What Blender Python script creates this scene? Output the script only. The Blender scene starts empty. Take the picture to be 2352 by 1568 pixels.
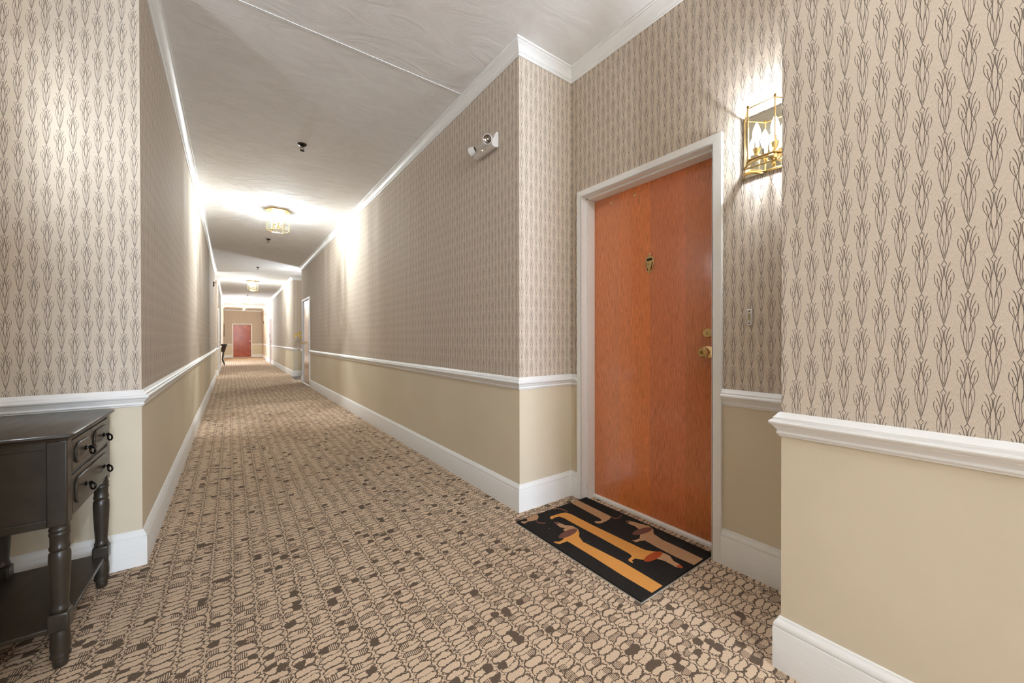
import bpy, bmesh, math, random
from mathutils import Vector, Matrix

random.seed(7)
SC = bpy.context.scene
COL = SC.collection
PI = math.pi

# ---------------------------------------------------------------- camera
F_PX, YAW, PITCH, ROLL, EYE = 882.5, 0.6312, -0.0055, -0.0016, 1.10
cam_data = bpy.data.cameras.new('camera')
cam_data.sensor_fit = 'HORIZONTAL'
cam_data.sensor_width = 36.0
cam_data.lens = F_PX / 2352 * 36.0
cam_data.clip_start = 0.05
cam = bpy.data.objects.new('camera', cam_data)
COL.objects.link(cam)
_c, _s, _cp, _sp = math.cos(YAW), math.sin(YAW), math.cos(PITCH), math.sin(PITCH)
_r = Vector((_c, -_s, 0)); _f = Vector((_s*_cp, _c*_cp, _sp)); _u = Vector((-_s*_sp, -_c*_sp, _cp))
_cr, _sr = math.cos(ROLL), math.sin(ROLL)
_r2 = _r*_cr + _u*_sr; _u2 = -_r*_sr + _u*_cr
cam.matrix_world = Matrix(((_r2.x, _u2.x, -_f.x, 0), (_r2.y, _u2.y, -_f.y, 0), (_r2.z, _u2.z, -_f.z, EYE), (0, 0, 0, 1)))
SC.camera = cam

# ---------------------------------------------------------------- world, exposure
SC.view_settings.view_transform = 'Standard'
SC.view_settings.look = 'None'
SC.view_settings.exposure = 3.98
SC.view_settings.gamma = 1.0
SC.view_settings.use_curve_mapping = False
world = bpy.data.worlds.new('world'); SC.world = world
world.use_nodes = True
world.node_tree.nodes['Background'].inputs[0].default_value = (0.75, 0.85, 1.0, 1)
world.node_tree.nodes['Background'].inputs[1].default_value = 1.0
SC.cycles.max_bounces = 7
SC.cycles.diffuse_bounces = 4
SC.cycles.glossy_bounces = 3
SC.cycles.adaptive_threshold = 0.03
SC.cycles.transparent_max_bounces = 12
SC.cycles.sample_clamp_indirect = 6.0
SC.cycles.caustics_reflective = False
SC.cycles.caustics_refractive = False

LAMP = (0.91, 1.0, 1.10)          # colour of the sconce bulbs
WARM = (0.92, 1.0, 1.06)           # colour of the lantern bulbs
LANTERN_W, SCONCE_W = 14.0, 1.9   # light given off by one fixture
DAY_W = 4.5                      # daylight through the assumed far window

def area_light(name, loc, rot, sx, sy, watts, colour):
    d = bpy.data.lights.new(name, 'AREA'); d.shape = 'RECTANGLE'; d.size = sx; d.size_y = sy
    d.energy = watts; d.color = colour
    o = bpy.data.objects.new(name, d); COL.objects.link(o); o.location = loc; o.rotation_euler = rot
    return o
# daylight added for two assumed, unseen windows: far side bay and near end
area_light('assumed_daylight', (-1.95, 22.4, 1.75), (0, -PI/2, 0), 1.7, 2.6, DAY_W, (0.78, 0.92, 1.25))
area_light('assumed_daylight', (0.56, -5.25, 1.65), (PI/2, 0, 0), 1.3, 1.8, 17.0, (0.80, 0.96, 1.20))

# ---------------------------------------------------------------- helpers
def srgb(r, g, b):
    def f(c):
        c /= 255.0
        return c/12.92 if c <= 0.04045 else ((c+0.055)/1.055)**2.4
    return (f(r), f(g), f(b), 1.0)

class MB:
    """collects geometry; build() links it as one mesh object"""
    def __init__(s): s.v = []; s.f = []; s.m = []
    def add(s, vs, fs, m=0):
        o = len(s.v); s.v += [tuple(p) for p in vs]
        for f in fs: s.f.append(tuple(i+o for i in f)); s.m.append(m)
        return s
    def box(s, x0, y0, z0, x1, y1, z1, m=0):
        x0, x1 = min(x0, x1), max(x0, x1); y0, y1 = min(y0, y1), max(y0, y1); z0, z1 = min(z0, z1), max(z0, z1)
        return s.add([(x0,y0,z0),(x1,y0,z0),(x1,y1,z0),(x0,y1,z0),(x0,y0,z1),(x1,y0,z1),(x1,y1,z1),(x0,y1,z1)],
                     [(0,3,2,1),(4,5,6,7),(0,1,5,4),(1,2,6,5),(2,3,7,6),(3,0,4,7)], m)
    def prism(s, poly, h0, h1, axis='z', m=0):
        """2D polygon extruded; axis z: (x,y); axis y: (x,z); axis x: (y,z)"""
        n = len(poly)
        def P(a, b, h): return (a, b, h) if axis == 'z' else ((a, h, b) if axis == 'y' else (h, a, b))
        vs = [P(a, b, h0) for a, b in poly] + [P(a, b, h1) for a, b in poly]
        fs = [tuple(range(n-1, -1, -1)), tuple(range(n, 2*n))] + [(i, (i+1) % n, n+(i+1) % n, n+i) for i in range(n)]
        return s.add(vs, fs, m)
    def lathe(s, prof, c=(0,0,0), n=16, axis=(0,0,1), m=0, phase=0.0, closed=False, caps=True):
        """profile [(radius, height)] turned about an axis through c"""
        a = Vector(axis).normalized(); q = Vector((0,0,1)).rotation_difference(a); c = Vector(c)
        vs = []; fs = []
        for r, h in prof:
            for k in range(n):
                t = 2*PI*k/n + phase
                vs.append(c + q @ Vector((r*math.cos(t), r*math.sin(t), h)))
        for i in range(len(prof)-1):
            for k in range(n):
                fs.append((i*n+k, i*n+(k+1) % n, (i+1)*n+(k+1) % n, (i+1)*n+k))
        if closed:
            i = len(prof)-1
            for k in range(n): fs.append((i*n+k, i*n+(k+1) % n, (k+1) % n, k))
        elif caps:
            if prof[0][0] > 1e-5: fs.append(tuple(range(n-1, -1, -1)))
            if prof[-1][0] > 1e-5: fs.append(tuple(range((len(prof)-1)*n, len(prof)*n)))
        return s.add(vs, fs, m)
    def tube(s, pts, r, n=8, m=0):
        """round bar along points; r a number or one per point"""
        pts = [Vector(p) for p in pts]; R = r if isinstance(r, (list, tuple)) else [r]*len(pts)
        vs = []; fs = []; up = None
        for i, p in enumerate(pts):
            d = (pts[min(i+1, len(pts)-1)] - pts[max(i-1, 0)]).normalized()
            if up is None: up = d.orthogonal().normalized()
            up = (up - d*up.dot(d)).normalized(); w = d.cross(up)
            for k in range(n):
                t = 2*PI*k/n; vs.append(p + (up*math.cos(t) + w*math.sin(t))*R[i])
        for i in range(len(pts)-1):
            for k in range(n): fs.append((i*n+k, i*n+(k+1) % n, (i+1)*n+(k+1) % n, (i+1)*n+k))
        fs.append(tuple(range(n-1, -1, -1))); fs.append(tuple(range((len(pts)-1)*n, len(pts)*n)))
        return s.add(vs, fs, m)
    def torus(s, c, R, r, axis=(0,0,1), n=20, k=8, m=0):
        return s.lathe([(R + r*math.cos(2*PI*i/k), r*math.sin(2*PI*i/k)) for i in range(k)], c, n, axis, m, closed=True)
    def sweep(s, path, prof, m=0):
        """profile [(offset to the left of the path, z)] swept along a plan path with mitred corners"""
        P = [Vector(p) for p in path]; n = len(P); k = len(prof); vs = []; fs = []
        nor = []
        for i in range(n-1):
            d = (P[i+1]-P[i]).normalized(); nor.append(Vector((-d.y, d.x)))
        for i in range(n):
            if i == 0: o = nor[0]
            elif i == n-1: o = nor[-1]
            else: o = (nor[i-1]+nor[i]) / (1 + nor[i-1].dot(nor[i]))
            for a, z in prof: vs.append((P[i].x+o.x*a, P[i].y+o.y*a, z))
        for i in range(n-1):
            for j in range(k-1): fs.append((i*k+j, (i+1)*k+j, (i+1)*k+j+1, i*k+j+1))
        fs.append(tuple(range(k))); fs.append(tuple(range((n-1)*k, n*k))[::-1])
        return s.add(vs, fs, m)
    def build(s, name, mats, parent=None, smooth=35, bevel=0, loc=None, label=None):
        me = bpy.data.meshes.new(name); me.from_pydata(s.v, [], s.f)
        if not isinstance(mats, (list, tuple)): mats = [mats]
        for mt in mats: me.materials.append(mt)
        me.polygons.foreach_set('material_index', s.m)
        bm = bmesh.new(); bm.from_mesh(me); bmesh.ops.recalc_face_normals(bm, faces=bm.faces); bm.to_mesh(me); bm.free()
        if smooth:
            me.shade_smooth(); me.set_sharp_from_angle(angle=math.radians(smooth))
        o = bpy.data.objects.new(name, me); COL.objects.link(o)
        if parent: o.parent = parent
        if loc: o.location = loc
        if bevel:
            b = o.modifiers.new('bevel', 'BEVEL'); b.width = bevel; b.segments = 2; b.limit_method = 'ANGLE'; b.angle_limit = math.radians(40)
        if label: o['label'] = label
        return o

def tag(o, label, cat, group=None, kind=None):
    o['label'] = label; o['category'] = cat
    if group: o['group'] = group
    if kind: o['kind'] = kind
    return o
def thing(name, label, cat, loc=(0,0,0), rz=0.0, group=None, kind=None):
    o = bpy.data.objects.new(name, None); COL.objects.link(o); o.empty_display_size = 0.1
    o.location = loc; o.rotation_euler = (0, 0, rz)
    return tag(o, label, cat, group, kind)
def copy_tree(o, parent=None):
    c = o.copy(); COL.objects.link(c); c.parent = parent
    for ch in list(o.children): copy_tree(ch, c)
    return c

# ---------------------------------------------------------------- materials
class NT:
    def __init__(s, name):
        s.mat = bpy.data.materials.new(name); s.mat.use_nodes = True
        s.t = s.mat.node_tree; s.bsdf = s.t.nodes['Principled BSDF']; s.out = s.t.nodes['Material Output']
    def n(s, kind, **kw):
        x = s.t.nodes.new(kind)
        for k, v in kw.items(): setattr(x, k, v)
        return x
    def put(s, sock, v):
        if v is None: return
        if hasattr(v, 'is_output') or isinstance(v, bpy.types.NodeSocket): s.t.links.new(v, sock)
        else: sock.default_value = v
    def math(s, op, a, b=None, c=None, clamp=False):
        x = s.n('ShaderNodeMath', operation=op, use_clamp=clamp)
        s.put(x.inputs[0], a); s.put(x.inputs[1], b)
        if c is not None: s.put(x.inputs[2], c)
        return x.outputs[0]
    def vec(s, x, y, z=0.0):
        c = s.n('ShaderNodeCombineXYZ'); s.put(c.inputs[0], x); s.put(c.inputs[1], y); s.put(c.inputs[2], z)
        return c.outputs[0]
    def sep(s, v):
        c = s.n('ShaderNodeSeparateXYZ'); s.t.links.new(v, c.inputs[0]); return c.outputs
    def noise(s, v, scale, detail=2.0, rough=0.5, dist=0.0, out='Fac', dim='3D'):
        x = s.n('ShaderNodeTexNoise', noise_dimensions=dim); s.put(x.inputs['Vector'], v)
        x.inputs['Scale'].default_value = scale; x.inputs['Detail'].default_value = detail
        x.inputs['Roughness'].default_value = rough; x.inputs['Distortion'].default_value = dist
        return x.outputs[out]
    def remap(s, v, a, b, c, d, smooth=False):
        x = s.n('ShaderNodeMapRange'); x.clamp = True
        if smooth: x.interpolation_type = 'SMOOTHSTEP'
        s.put(x.inputs[0], v)
        for i, k in enumerate((a, b, c, d)): s.put(x.inputs[i+1], k)
        return x.outputs[0]
    def mix(s, fac, a, b):
        x = s.n('ShaderNodeMix', data_type='RGBA'); s.put(x.inputs[0], fac); s.put(x.inputs[6], a); s.put(x.inputs[7], b)
        return x.outputs[2]
    def ramp(s, v, stops, constant=False):
        x = s.n('ShaderNodeValToRGB'); r = x.color_ramp
        if constant: r.interpolation = 'CONSTANT'
        while len(r.elements) < len(stops): r.elements.new(0.5)
        for e, (p, c) in zip(r.elements, stops): e.position = p; e.color = c
        s.put(x.inputs[0], v); return x.outputs[0]
    def bump(s, h, strength, dist):
        x = s.n('ShaderNodeBump'); x.inputs['Strength'].default_value = strength; x.inputs['Distance'].default_value = dist
        s.put(x.inputs['Height'], h); s.t.links.new(x.outputs[0], s.bsdf.inputs['Normal'])
    def pos(s): return s.n('ShaderNodeNewGeometry').outputs['Position']
    def obj(s): return s.n('ShaderNodeTexCoord').outputs['Object']
    def base(s, col=None, rough=None, metal=None, coat=None, spec=None):
        b = s.bsdf.inputs
        s.put(b['Base Color'], col); s.put(b['Roughness'], rough); s.put(b['Metallic'], metal)
        s.put(b['Coat Weight'], coat); s.put(b['Specular IOR Level'], spec)
        return s.mat

def simple(name, col, rough=0.5, metal=0.0, coat=0.0, var=0.06, scale=30.0, bump=0.0, bscale=60.0):
    t = NT(name); o = t.obj()
    nz = t.noise(o, scale, 3.0)
    d = tuple(max(0, c*(1-var)) for c in col[:3]) + (1,); e = tuple(min(1, c*(1+var)) for c in col[:3]) + (1,)
    t.base(t.mix(nz, d, e), rough, metal, coat)
    if bump: t.bump(t.noise(o, bscale, 3.0), bump, 0.002)
    return t.mat

def mat_wallpaper():
    t = NT('wallpaper')
    g = t.n('ShaderNodeNewGeometry'); x, y, z = t.sep(g.outputs['Position']); nx, ny, nz = t.sep(g.outputs['True Normal'])
    u = t.math('ADD', t.math('MULTIPLY', x, t.math('ABSOLUTE', ny)), t.math('MULTIPLY', y, t.math('ABSOLUTE', nx)))
    CW, H = 0.04, 0.1655
    uu = t.math('DIVIDE', t.math('SUBTRACT', u, 0.023), CW)
    col = t.math('ROUND', uu)
    ax = t.math('ABSOLUTE', t.math('MULTIPLY', t.math('SUBTRACT', uu, col), CW))
    odd = t.math('MULTIPLY', t.math('FLOORED_MODULO', col, 2.0), 0.5)
    v = t.math('ADD', t.math('DIVIDE', t.math('SUBTRACT', 1.384, z), H), odd)
    tt = t.math('FRACT', v)
    K = 0.000119; SPAN = 400.0
    strokes = [   # (distance down the motif, half width) in the motif's own units
        [(0,0),(.065,45)],
        [(.068,36),(.10,14),(.14,8),(.22,10),(.30,27),(.37,35),(.46,36),(.53,32),(.60,15)],
        [(.035,92),(.10,62),(.20,38),(.29,30),(.385,52),(.43,76)],
        [(.143,114),(.21,77),(.28,53),(.33,42)],
        [(.194,134),(.26,144),(.34,127),(.41,88),(.485,52),(.546,35),(.62,22)],
        [(.265,100),(.33,92),(.40,75),(.45,60)],
        [(.444,80),(.525,97),(.60,97),(.70,82),(.78,62),(.88,37),(.95,16),(1,0)],
        [(.525,42),(.63,57),(.73,60),(.80,52),(.89,27),(.965,0)],
        [(.60,15),(.70,10),(.83,18),(.90,8),(.93,0)],
    ]
    axn = t.math('DIVIDE', ax, SPAN*K)
    a3 = t.vec(axn, axn, axn); t3 = t.vec(tt, tt, tt)
    best = None
    for q in range(0, 9, 3):                      # three strokes to one curve node
        rc = t.n('ShaderNodeRGBCurve')
        for ci in range(3):
            pts = strokes[q+ci]; c = rc.mapping.curves[ci]; e = 0.006
            P = [(a, b/SPAN) for a, b in pts]
            if P[0][0] > e: P = [(0.0, 1.0), (P[0][0]-e, 1.0)] + P
            if P[-1][0] < 1-e: P = P + [(P[-1][0]+e, 1.0), (1.0, 1.0)]
            c.points[0].location = P[0]; c.points[-1].location = P[-1]
            for p in P[1:-1]: c.points.new(*p)
            for p in c.points: p.handle_type = 'VECTOR' if (p.location[1] > 0.9 or abs(p.location[0]-pts[0][0]) < 1e-3 or abs(p.location[0]-pts[-1][0]) < 1e-3) else 'AUTO'
        rc.mapping.update(); t.t.links.new(t3, rc.inputs['Color'])
        def vm(op, a, b=None):
            x = t.n('ShaderNodeVectorMath', operation=op); t.t.links.new(a, x.inputs[0])
            if b is not None: t.t.links.new(b, x.inputs[1])
            return x.outputs[0]
        d = vm('ABSOLUTE', vm('SUBTRACT', a3, rc.outputs[0]))
        best = d if best is None else vm('MINIMUM', best, d)
    bx, by, bz = t.sep(best)
    dist = t.math('MINIMUM', bx, t.math('MINIMUM', by, bz))
    thick = t.remap(tt, 0.02, 0.62, 1.35, 0.85)
    tot = t.remap(t.math('DIVIDE', dist, thick), 0.00036/(SPAN*K), 0.00078/(SPAN*K), 1.0, 0.0)
    fib = t.noise(t.vec(t.math('MULTIPLY', u, 900.0), t.math('MULTIPLY', z, 130.0)), 1.0, 3.0, 0.7, dim='2D')
    cloud = t.noise(t.vec(t.math('MULTIPLY', u, 3.0), t.math('MULTIPLY', z, 3.0)), 1.0, 2.0, dim='2D')
    ground = t.mix(t.remap(fib, 0.3, 0.72, 0, 1), srgb(196,180,163), srgb(224,209,192))
    ground = t.mix(t.remap(cloud, 0.3, 0.7, 0, 0.25), ground, srgb(214,198,178))
    c = t.mix(t.math('MULTIPLY', tot, 0.92), ground, srgb(84,72,64))
    t.base(c, t.remap(fib, 0.2, 0.8, 0.74, 0.86), spec=0.12)
    t.bump(t.math('SUBTRACT', fib, tot), 0.12, 0.0006)
    return t.mat

def mat_paint(name, col, rough=0.55, tex=0.12):
    t = NT(name); p = t.pos()
    cl = t.noise(p, 1.6, 4.0); fine = t.noise(p, 260.0, 2.0)
    d = tuple(c*0.93 for c in col[:3]) + (1,)
    scuff = t.remap(t.noise(p, 5.0, 8.0, 0.75), 0.66, 0.74, 0.0, 0.22)
    c = t.mix(t.remap(cl, 0.3, 0.7, 0, 1), d, col)
    t.base(t.mix(scuff, c, tuple(k*0.72 for k in col[:3]) + (1,)), rough, spec=0.35)
    t.bump(fine, tex, 0.001)
    return t.mat

def mat_trim():
    t = NT('white_trim_paint'); p = t.pos(); x, y, z = t.sep(p)
    brush = t.noise(t.vec(t.math('MULTIPLY', t.math('ADD', x, y), 14.0), t.math('MULTIPLY', z, 900.0)), 1.0, 3.0, dim='2D')
    wear = t.remap(t.noise(p, 7.0, 8.0, 0.75), 0.68, 0.76, 0.0, 0.25)
    c = t.mix(t.remap(brush, 0.3, 0.7, 0, 1), srgb(232,229,225), srgb(241,239,236))
    t.base(t.mix(wear, c, srgb(168,160,150)), 0.42, spec=0.4)
    t.bump(brush, 0.05, 0.0006)
    return t.mat

def mat_ceiling():
    t = NT('brushed_ceiling_plaster'); p = t.pos(); x, y, z = t.sep(p)
    sw = t.noise(t.vec(t.math('MULTIPLY', x, 1.3), t.math('MULTIPLY', y, 3.4)), 1.7, 6.0, 0.62, 2.2, dim='2D')
    fine = t.noise(t.vec(t.math('MULTIPLY', x, 30.0), t.math('MULTIPLY', y, 130.0)), 1.0, 3.0, 0.6, 1.2, dim='2D')
    c = t.mix(t.remap(sw, 0.3, 0.7, 0, 1), srgb(234,231,229), srgb(242,240,238))
    t.base(c, 0.92, spec=0.08)
    t.bump(t.math('ADD', t.math('MULTIPLY', sw, 1.0), t.math('MULTIPLY', fine, 0.12)), 0.42, 0.012)
    return t.mat

def mat_carpet():
    t = NT('patterned_carpet'); p = t.pos(); x, y, z = t.sep(p)
    wob = t.noise(t.vec(x, y), 26.0, 2.0, dim='2D'); wob2 = t.noise(t.vec(x, y), 150.0, 2.0, dim='2D')
    wsum = t.math('ADD', t.math('MULTIPLY', t.math('SUBTRACT', wob, 0.5), 0.022), t.math('MULTIPLY', t.math('SUBTRACT', wob2, 0.5), 0.010))
    cx = t.math('DIVIDE', t.math('ADD', x, wsum), 0.079)
    col = t.math('FLOOR', cx); fx = t.math('FRACT', cx)
    ex = t.math('ABSOLUTE', t.math('MULTIPLY', t.math('SUBTRACT', fx, 0.5), 2.0))
    w = t.math('ADD', t.math('MULTIPLY', t.math('ADD', y, wsum), t.math('ADD', 32.0, t.math('MULTIPLY', t.math('FRACT', t.math('MULTIPLY', col, 0.618)), 11.0))), t.math('MULTIPLY', col, 7.317))
    def vor(feature):
        k = t.n('ShaderNodeTexVoronoi', voronoi_dimensions='1D', feature=feature); t.put(k.inputs['W'], w)
        k.inputs['Scale'].default_value = 1.0; k.inputs['Randomness'].default_value = 0.85; return k
    f1 = vor('F1'); fe = vor('DISTANCE_TO_EDGE')
    d1 = f1.outputs['Distance']; de = fe.outputs['Distance']
    r = t.math('DIVIDE', d1, t.math('ADD', t.math('ADD', d1, de), 0.001))
    e = t.math('ADD', t.math('POWER', t.math('MULTIPLY', ex, 1.10), 4.0), t.math('POWER', r, 2.0))
    inside = t.math('LESS_THAN', e, 0.64)
    ring = t.math('MULTIPLY', t.math('GREATER_THAN', e, 0.64), t.math('LESS_THAN', e, 1.14))
    side = t.math('GREATER_THAN', fx, 0.5)
    wn = t.n('ShaderNodeTexWhiteNoise', noise_dimensions='3D'); t.put(wn.inputs['Vector'], t.vec(col, t.math('FLOOR', t.math('MULTIPLY', f1.outputs['W'], 97.0)), side))
    h = wn.outputs['Value']
    fill = t.math('LESS_THAN', h, 0.055)
    hat = t.math('MULTIPLY', t.math('GREATER_THAN', h, 0.055), t.math('LESS_THAN', h, 0.22))
    stripe = t.math('GREATER_THAN', t.math('SINE', t.math('MULTIPLY', x, 2*PI/0.0062)), 0.1)
    dark = t.math('MAXIMUM', ring, t.math('MULTIPLY', inside, t.math('MAXIMUM', fill, t.math('MULTIPLY', hat, stripe))))
    vein = t.math('MULTIPLY', t.math('GREATER_THAN', e, 1.14), t.math('GREATER_THAN', wob2, 0.60))
    dark = t.math('MAXIMUM', dark, vein)
    loop = t.noise(t.vec(x, y), 420.0, 2.0, 0.6, dim='2D'); big = t.noise(t.vec(x, y), 1.2, 3.0, dim='2D')
    tan = t.mix(t.remap(loop, 0.3, 0.7, 0, 1), srgb(190,162,136), srgb(240,212,182))
    dk = t.mix(t.remap(loop, 0.3, 0.7, 0, 1), srgb(82,67,55), srgb(124,106,90))
    c = t.mix(dark, tan, dk)
    c = t.mix(t.remap(big, 0.35, 0.7, 0.0, 0.10), c, srgb(120,100,84))
    t.base(c, 0.95, spec=0.1)
    t.bump(t.math('SUBTRACT', loop, t.math('MULTIPLY', dark, 0.7)), 0.5, 0.004)
    return t.mat

def mat_wood(name, tones, stops, seed, rough=0.34, coat=1.0):
    """flush door veneer: sheets side by side across x, oak grain up z"""
    t = NT(name); x, y, z = t.sep(t.obj())
    sheet = t.ramp(t.math('ADD', t.math('MULTIPLY', x, 0.5), 0.5), [(max(0.0, s*0.5+0.5), c) for s, c in zip(stops, tones)], constant=True)
    idx = t.math('FLOOR', t.math('MULTIPLY', x, 4.4))
    g = t.noise(t.vec(t.math('ADD', t.math('MULTIPLY', x, 26.0), seed), t.math('MULTIPLY', z, 1.5), t.math('MULTIPLY', idx, 3.7)), 1.0, 5.0, 0.6, 1.3)
    fine = t.noise(t.vec(t.math('MULTIPLY', x, 420.0), t.math('MULTIPLY', z, 16.0), seed), 1.0, 3.0, 0.65)
    band = t.math('ABSOLUTE', t.math('SINE', t.math('MULTIPLY', g, 34.0)))
    c = t.mix(t.remap(band, 0.0, 0.5, 0.38, 0.0), sheet, srgb(130,58,26))
    c = t.mix(t.remap(fine, 0.42, 0.68, 0.0, 0.55), c, srgb(132,60,28))
    c = t.mix(t.remap(t.noise(t.vec(x, z), 3.0, 3.0, dim='2D'), 0.45, 0.75, 0, 0.35), c, srgb(214,122,66))
    t.base(c, rough, coat=coat, spec=0.4)
    t.bsdf.inputs['Coat Roughness'].default_value = 0.13
    t.bump(t.math('ADD', t.math('MULTIPLY', fine, 0.6), t.noise(t.vec(x, z), 240.0, 2.0, dim='2D')), 0.3, 0.0012)
    return t.mat

def mat_glass():
    t = NT('clear_lamp_glass')
    tr = t.n('ShaderNodeBsdfTransparent'); tr.inputs[0].default_value = (0.97, 0.98, 0.97, 1)
    gl = t.n('ShaderNodeBsdfGlossy'); gl.inputs['Roughness'].default_value = 0.04
    lw = t.n('ShaderNodeLayerWeight'); lw.inputs[0].default_value = 0.5
    fr = t.math('ADD', t.math('MULTIPLY', t.math('POWER', lw.outputs['Facing'], 5.0), 0.9), 0.045)
    mx = t.n('ShaderNodeMixShader'); t.t.links.new(fr, mx.inputs[0]); t.t.links.new(tr.outputs[0], mx.inputs[1]); t.t.links.new(gl.outputs[0], mx.inputs[2])
    t.t.links.new(mx.outputs[0], t.out.inputs[0]); return t.mat

def mat_emit(name, col, strength):
    t = NT(name); e = t.n('ShaderNodeEmission'); e.inputs[0].default_value = tuple(col[:3]) + (1,); e.inputs[1].default_value = strength
    t.t.links.new(e.outputs[0], t.out.inputs[0]); return t.mat

M = {}
M['wallpaper'] = mat_wallpaper()
M['beige'] = mat_paint('beige_wall_paint', srgb(222,208,183))
M['trim'] = mat_trim()
M['ceiling'] = mat_ceiling()
M['carpet'] = mat_carpet()
M['door'] = mat_wood('red_oak_veneer', [srgb(232,142,90), srgb(244,142,78), srgb(226,132,84), srgb(210,126,76), srgb(210,126,76)], [-1, -0.226, 0.005, 0.229, 0.99], 3.0)
M['door_far'] = mat_wood('dark_red_veneer', [srgb(178,84,48), srgb(168,78,48), srgb(174,82,50), srgb(164,76,46), srgb(164,76,46)], [-1, -0.23, 0.0, 0.23, 0.99], 11.0, 0.45, 0.25)
M['door_grey'] = mat_wood('varnished_brown_veneer', [srgb(132,100,76), srgb(126,94,70), srgb(130,98,74), srgb(120,90,68), srgb(120,90,68)], [-1, -0.2, 0.0, 0.2, 0.99], 23.0, 0.25, 1.0)
M['white_door'] = simple('white_door_paint', srgb(222,220,220), 0.4, var=0.02)
M['brass'] = simple('polished_brass', srgb(228,198,140), 0.2, 1.0, var=0.08)
M['brass_dark'] = simple('aged_brass', srgb(150,118,66), 0.3, 1.0, var=0.15)
M['mirror'] = simple('mirror_backplate', srgb(225,214,190), 0.05, 1.0, var=0.02)
M['glass'] = mat_glass()
M['sleeve'] = simple('cream_candle_sleeve', srgb(238,230,212), 0.4, var=0.03)
M['iron'] = simple('dark_bronze', srgb(58,48,40), 0.4, 0.8, var=0.2)
M['black_metal'] = simple('black_pull_metal', srgb(38,36,34), 0.25, 0.9, var=0.2)
M['plastic'] = simple('white_plastic', srgb(212,204,196), 0.42, var=0.03)
M['dark_plastic'] = simple('dark_brown_plastic', srgb(70,52,40), 0.5, var=0.1)
M['reflector'] = simple('lamp_reflector', srgb(150,140,132), 0.15, 0.9, var=0.15)
M['led'] = mat_emit('red_indicator', (1.0, 0.25, 0.12), 6.0)
M['button'] = simple('yellowed_button', srgb(176,158,112), 0.4, var=0.05)

def mat_black_wood():
    t = NT('black_lacquered_wood'); p = t.obj(); x, y, z = t.sep(p)
    g = t.noise(t.vec(t.math('MULTIPLY', x, 30.0), t.math('MULTIPLY', y, 5.0), t.math('MULTIPLY', z, 30.0)), 1.0, 4.0)
    t.base(t.mix(g, srgb(36,31,24), srgb(58,49,38)), t.remap(g, 0.3, 0.7, 0.40, 0.50), coat=0.35, spec=0.5)
    t.bsdf.inputs['Coat Roughness'].default_value = 0.2
    t.bump(t.noise(p, 300.0, 1.0), 0.02, 0.0005)
    return t.mat
M['black_wood'] = mat_black_wood()

def mat_coir(name, a, b):
    t = NT(name); p = t.obj()
    n = t.noise(p, 380.0, 2.0, 0.7)
    t.base(t.mix(t.remap(n, 0.3, 0.7, 0, 1), a, b), 0.95, spec=0.1)
    t.bump(n, 0.9, 0.005); return t.mat
M['coir_black'] = mat_coir('black_coir', srgb(26,24,23), srgb(62,56,52))
M['coir_orange'] = mat_coir('orange_coir', srgb(212,130,52), srgb(252,186,106))
M['coir_tan'] = mat_coir('tan_coir', srgb(176,128,90), srgb(222,178,136))
M['coir_brown'] = mat_coir('brown_coir', srgb(104,64,54), srgb(146,98,84))
M['coir_red'] = mat_coir('rust_coir', srgb(160,64,30), srgb(204,96,54))
M['mat_grey'] = mat_coir('grey_mat', srgb(104,100,96), srgb(138,134,130))
M['rubber'] = simple('pale_mat_edge', srgb(170,160,148), 0.8, var=0.15)
M['petal'] = simple('yellow_petal', srgb(206,164,40), 0.6, var=0.2)
M['stem'] = simple('dry_brown_stem', srgb(82,66,34), 0.7, var=0.2)
M['ceramic'] = simple('dark_glazed_ceramic', srgb(60,46,38), 0.3, var=0.15)
M['canvas'] = simple('muted_picture_print', srgb(150,140,122), 0.7, var=0.3, scale=8.0)

def bulb_mat(name, strength, col=LAMP):
    m = mat_emit(name, col, strength)
    m.cycles.emission_sampling = 'NONE'
    return m
def lamp_light(parent, loc, watts, radius, col=LAMP):
    d = bpy.data.lights.new('bulb_light', 'POINT'); d.energy = watts; d.color = col; d.shadow_soft_size = radius
    o = bpy.data.objects.new('bulb_light', d); COL.objects.link(o); o.parent = parent; o.location = loc
    return o

# ---------------------------------------------------------------- plan of the corridor
RX, LX = 1.4845, -0.356              # faces of the right and left corridor walls
DX, LDX = 1.9486, -0.82              # back faces of the recesses
YN, Y1, YL, YL0 = 0.505, 1.9507, 2.595, 0.95
YR2A, YR2B = 11.32, 13.2
YL2A, YL2B = 13.39, 14.75
RX2, RX3, YJ = 1.50, 1.60, 24.2
LX2, LX3, YO1, YO2 = -0.335, -0.355, 20.0, 24.8
YE, YB, CEIL = 29.5, -5.0, 2.98
ZS = 0.815                           # wallpaper above, paint below

def wall(name, label, pieces):
    mb = MB()
    for x0, y0, x1, y1, z0, z1 in pieces:
        if z0 < ZS: mb.box(x0, y0, z0, x1, y1, min(ZS, z1), 0)
        if z1 > ZS: mb.box(x0, y0, max(ZS, z0), x1, y1, z1, 1)
    return tag(mb.build(name, [M['beige'], M['wallpaper']], smooth=0), label, 'wall', kind='structure')
def holed(x0, x1, y0, y1, hy0, hy1, hz, xb):
    """wall whose room face is x0, with a door opening; xb is where the opening's back is"""
    return [(x0, y0, x1, hy0, 0, CEIL), (x0, hy1, x1, y1, 0, CEIL), (x0, hy0, x1, hy1, hz, CEIL), (xb, hy0, x1, hy1, 0, hz)]
XR, XL = 2.7, -1.7
wall('wall_right_near', 'beige papered wall nearest the camera on the right', [(RX, YB, XR, YN, 0, CEIL)])
wall('wall_right_recess', 'papered recess wall round the red wooden door', holed(DX, XR, YN, Y1, 0.956, 1.838, 2.067, 2.12))
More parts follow.
